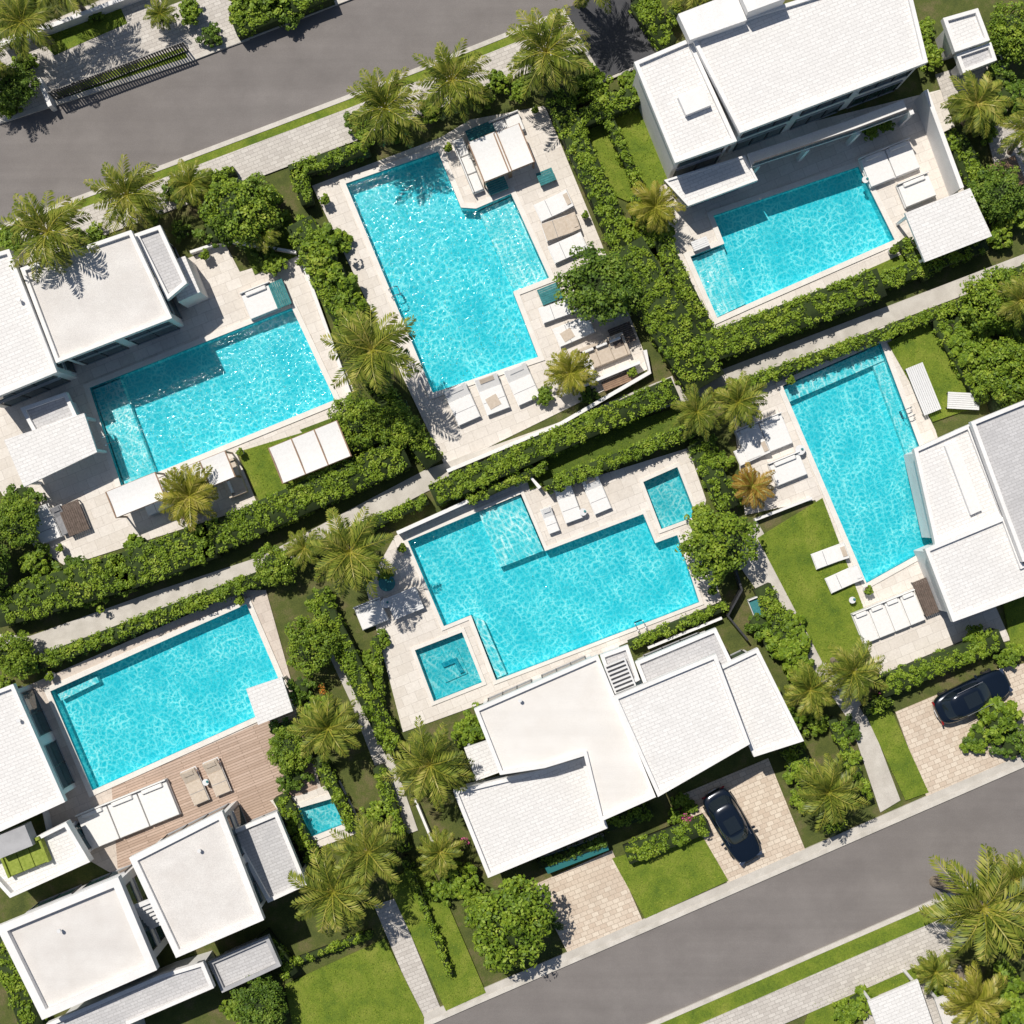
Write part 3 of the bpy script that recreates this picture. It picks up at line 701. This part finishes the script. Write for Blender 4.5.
def palm_mesh(R,H,nf,leaf,seed):
    r_=random.Random(seed); V=[];F=[];MI=[]
    def add(v,f,m):
        o=len(V); V.extend(v); F.extend(tuple(i+o for i in q) for q in f); MI.extend([m]*len(f))
    lx,ly=r_.uniform(-.25,.25),r_.uniform(-.25,.25)
    pts=[(-lx*(1-t)**2*2,-ly*(1-t)**2*2,H*t) for t in[i/8 for i in range(9)]]
    add(*tube(pts,[.2-.09*i/8+(.06 if i==0 else 0) for i in range(9)],9),1)
    for i in range(nf):
        az=i*2.39996+r_.uniform(-.25,.25); lvl=i/nf
        el=math.radians(66-86*lvl+r_.uniform(-8,8)); L=R*(.74+.42*math.sin(math.pi*min(1,lvl*.75+.2)))*r_.uniform(.82,1.1)
        ns=26; pos=Vector((0,0,H)); bend=r_.uniform(.8,1.5); tw=r_.uniform(-.35,.35)
        swing=r_.uniform(-.35,.35)
        for k in range(ns):
            s=k/ns; e=el-bend*s*s-.25*s; a2=az+swing*s; d=Vector((math.cos(e)*math.cos(a2),math.cos(e)*math.sin(a2),math.sin(e)))
            sd=Vector((-math.sin(a2),math.cos(a2),0)); up=d.cross(sd)*-1 if d.cross(sd).z<0 else d.cross(sd)
            npos=pos+d*(L/ns); wr=.03*(1-s)+.008
            add([tuple(pos-sd*wr),tuple(pos+sd*wr),tuple(npos+sd*wr),tuple(npos-sd*wr)],[(0,1,2,3)],2)
            if s>.08:
                ll=R*.25*(math.sin(math.pi*min(1,(s*.85+.14)))**.6)*r_.uniform(.85,1.1)+.05
                for sg in(-1,1):
                    droop=r_.uniform(.1,.45)+.15*s
                    ld=(sd*sg*math.cos(tw*sg*.5)+d*(.6+.5*s)-up*droop).normalized(); wv=d*.055*(R/2.3)**.5
                    a=pos+d*r_.uniform(0,L/ns); mid=a+ld*ll*.5; tip=a+(ld-Vector((0,0,.22))).normalized()*ll
                    add([tuple(a-wv*.6),tuple(mid-wv),tuple(tip),tuple(mid+wv)],[(0,1,2,3)],0)
            pos=npos
    for i in range(5):
        a=i*1.25; add(*tube([(.1*math.cos(a),.1*math.sin(a),H-.35),(.14*math.cos(a),.14*math.sin(a),H-.2),(.08*math.cos(a),.08*math.sin(a),H)],[.05,.1,.03],6),1)
    return mkmesh('palm_mesh',V,F,MI,[leaf,'bark','leaf_palm_gold'])
PALM=[palm_mesh(2.3,4.2,28,'leaf_palm',1),palm_mesh(2.3,4.7,26,'leaf_palm',2),palm_mesh(2.3,3.4,30,'leaf_palm',3),palm_mesh(1.5,2.0,26,'leaf_palm_gold',4),palm_mesh(1.3,1.4,24,'leaf_rust',5),palm_mesh(1.6,2.4,26,'leaf_palm',6)]
PH=[4.2,4.7,3.4,2.0,1.4,2.4]; PR=[2.3,2.3,2.3,1.5,1.3,1.6]
def palm(cx,cy,rpx,k=0):
    s=rpx*S*1.04/PR[k]; z=PH[k]*s; x,y=P(cx,cy,z); o=bpy.data.objects.new('palm_tree',PALM[k]); scene.collection.objects.link(o)
    o.location=(x,y,0); o.scale=(s,s,s); o.rotation_euler[2]=random.uniform(0,6.28)
for q in [(22,22,34,0),(48,232,42,1),(127,195,36,2),(190,184,24,5),(385,108,38,2),(452,80,37,2),(546,52,42,2),(372,350,44,1),(655,207,27,3),(189,496,32,3),(350,552,42,0),(304,548,20,5),
 (430,765,40,2),(328,728,34,5),(368,852,36,1),(333,892,42,0),(570,373,26,3),(697,412,26,0),(738,402,28,5),(752,486,22,4),(853,672,32,0),(810,690,28,5),(828,792,34,2),(977,104,32,5),
 (983,908,54,0),(935,972,22,5),(975,1000,34,3),(262,232,20,5),(1020,300,26,1),(440,852,24,5),(160,14,16,5),(1015,880,30,1),(-20,60,30,0),(60,-20,34,1),(1030,130,30,0),(700,-20,34,2),(590,-25,34,1)]: palm(*q)
for q in [(598,284,40,1),(720,545,37,0),(512,926,44,2),(240,208,36,0),(310,645,28,0),(999,300,34,0),(1006,372,30,2),(12,84,24,1),(998,192,30,1),(258,1003,28,1),(1015,30,28,0),(14,520,26,0),(12,655,24,2),(275,565,22,0),(-25,560,34,1),(1050,380,40,0),(288,752,22,0),(356,418,26,0),(395,425,24,2)]: tree(*q)
random.seed(21)
bl=[(225,195,20),(215,230,18),(262,205,20),(275,265,12),(310,232,20),(323,255,22),(333,278,22),(345,300,20),(292,778,16),(285,735,18),(480,726,18),(465,735,14),(460,880,18),(475,900,14),(450,865,12),(440,890,14),
 (965,335,20),(975,350,22),(990,325,20),(960,320,14),(1010,345,20),(930,55,14),(925,30,12),(1000,75,16),(1012,95,18),(985,130,12),(1010,210,20),(985,205,18),(960,240,14),(1000,232,16),
 (1010,655,14),(1000,720,22),(985,735,16),(1015,745,18),(975,745,12),(975,640,14),(790,625,16),(775,640,18),(760,625,14),(795,650,18),(800,670,16),(20,500,18),(35,560,16),(5,690,14),
 (320,600,14),(300,690,14),(315,710,16),(300,760,12),(375,812,12),(355,880,14),(385,860,14),(345,915,12),
 (385,575,8),(25,62,12),(10,108,12),(95,15,8),(190,10,14),(210,35,12),(265,-5,22),(290,10,16),(240,8,16),(205,185,14),(175,190,14),(150,215,10),(300,180,10),
 (590,75,14),(600,95,16),(575,90,14),(630,82,12),(640,215,14),(660,235,16),(645,240,16),(870,130,9),(885,125,9),(700,515,12),(705,440,14),(720,460,14),(715,480,12),(730,500,12),
 (770,700,14),(790,720,14),(815,720,14),(850,760,12),(845,800,12),(800,775,14),(805,800,14),(850,730,12),(680,800,9),(675,815,8),(690,808,8),(500,960,14),(545,925,14),(535,905,10),
 (250,975,14),(275,1015,14),(235,1010,14),(380,640,10),(370,660,10),(860,1005,16),(845,1015,14),(1005,985,20),(1015,1010,20),(940,990,12),(1000,935,18),(115,580,18),(90,595,16),(140,548,16),(70,570,16),
 (590,395,10),(640,300,12),(545,395,10),(265,255,12),(275,215,12),(340,240,12),(180,230,10),(215,215,12),(95,235,12),(75,238,10),(10,240,14),(395,130,12),(365,135,14),(430,110,14),(480,95,14),(500,80,12),(520,90,12),(355,120,12)]
for x,y,r in bl:
    bush(x,y,r*1.1,random.choice([0,0,1,2]))
# flowering shrubs
mleaf('petal_pink',[(.05,(.25,.03,.12)),(.5,(.45,.06,.2)),(1,(.6,.15,.32))],.6); mleaf('petal_orange',[(.05,(.35,.1,.02)),(.5,(.55,.2,.03)),(1,(.65,.35,.06))],.6)
for (cx,cy,r,mt) in [(462,842,9,'petal_pink'),(688,818,6,'petal_pink'),(322,690,6,'petal_orange'),(1004,715,7,'petal_orange'),(885,700,6,'petal_pink')]:
    cc=np.array([(random.gauss(0,r*S*.5),random.gauss(0,r*S*.5),random.uniform(.3,.9)) for _ in range(12)])
    V,F=clumps(cc,np.full(12,.14),16,.11); x,y=P(cx,cy,.7); o=bpy.data.objects.new('flowering_shrub',mkmesh('flowers',V,F,[i%3!=0 for i in range(len(F))],['leaf',mt])); scene.collection.objects.link(o); o.location=(x,y,0)
H=hedge
H([(292,170),(365,146)],1.1,1.4); H([(296,170),(306,200)],1.0,1.4); H([(300,225),(360,345)],1.9,1.6,.3); H([(372,378),(432,460)],1.5,1.5,.25)
H([(556,92),(628,252)],1.6,1.7,.12); H([(628,252),(704,378)],2.7,1.8,.3); H([(580,118),(645,90)],1.3,1.5,.2); H([(640,195),(712,340)],1.2,1.4,.2)
H([(606,110),(640,185)],.8,1.3); H([(656,20),(640,-20)],1.5,1.6)
H([(436,494),(672,389)],1.6,1.6,.06); H([(548,486),(690,430)],1.0,1.4,.06); H([(470,500),(545,466)],.8,1.2)
H([(204,542),(400,454)],2.1,1.6,.15); H([(0,608),(120,573),(204,542)],2.5,1.6,.3); H([(345,436),(405,416)],2.2,1.6,.4)
H([(24,668),(262,577)],1.1,1.2,.06); H([(425,500),(345,535),(305,552)],.9,1.2,.1)
H([(706,349),(878,283)],2.0,1.7,.1); H([(878,283),(985,243)],1.2,1.4,.1); H([(722,392),(1010,287)],.9,1.2,.06); H([(1000,280),(1060,256)],1.0,1.3)
H([(316,596),(392,748)],1.4,1.4,.12); H([(378,770),(404,850)],.9,1.2,.15); H([(375,640),(380,700)],.7,1.0,.2); H([(318,760),(352,830)],.9,1.2,.2)
H([(632,645),(726,606)],.8,1.0,.1); H([(630,856),(705,826)],1.3,1.1,.12); H([(608,826),(650,812)],1.0,1.0,.2); H([(700,445),(730,505)],1.5,1.4,.3)
H([(765,590),(808,680)],1.3,1.2,.3); H([(885,688),(1000,640)],1.4,1.3,.2); H([(868,712),(890,700)],.9,1.1,.2); H([(940,320),(985,400)],.9,1.2,.2)
H([(790,745),(838,830)],1.5,1.2,.3); H([(834,722),(870,800)],.8,1.1,.2); H([(280,800),(312,862)],1.1,1.2,.2)
H([(405,860),(450,975)],.6,.9,.2); H([(262,940),(290,975)],1.1,1.2,.3); H([(0,945),(35,1040)],1.6,1.4,.3); H([(905,240),(930,275)],.9,1.2,.2); H([(955,130),(990,200)],1.4,1.4,.4)
H([(236,22),(325,-12)],1.6,1.3,.2); H([(180,190),(232,170)],.8,1.0,.3); H([(640,0),(668,40)],1.3,1.5,.2); H([(1000,400),(1060,380)],1.5,1.6,.3)
H([(665,25),(680,5)],1.0,1.2,.2); H([(540,865),(605,842)],.8,1.2,.15,'leaf_deep'); H([(290,965),(370,935)],.6,.7,.4)
# ---------------------------------------------------------------- light, sky, camera
w=bpy.data.worlds.new('World'); scene.world=w; w.use_nodes=True; nt=w.node_tree
sky=nt.nodes.new('ShaderNodeTexSky'); sky.sky_type='NISHITA'; sky.sun_disc=False
EL=math.radians(58); sky.sun_elevation=EL; sky.sun_rotation=math.atan2(-.6,.8)
nt.links.new(sky.outputs[0],nt.nodes['Background'].inputs[0]); nt.nodes['Background'].inputs[1].default_value=.065
sd=bpy.data.lights.new('sun','SUN'); sd.energy=4.4; sd.angle=math.radians(.5); sd.color=(1,.945,.86)
so=bpy.data.objects.new('sun',sd); scene.collection.objects.link(so)
d=Vector((.6*math.cos(EL),-.8*math.cos(EL),-math.sin(EL))); so.rotation_euler=d.to_track_quat('-Z','Y').to_euler(); so.location=(-40,50,60)
cd=bpy.data.cameras.new('camera'); cam=bpy.data.objects.new('camera',cd); scene.collection.objects.link(cam)
cam.location=(0,0,CH); cam.rotation_euler=(0,0,0); cd.sensor_fit='HORIZONTAL'; cd.angle=2*math.atan(512*S/CH); cd.clip_end=2000; cd.clip_start=1
scene.camera=cam
scene.view_settings.view_transform='Standard'; scene.view_settings.look='None'; scene.view_settings.exposure=0
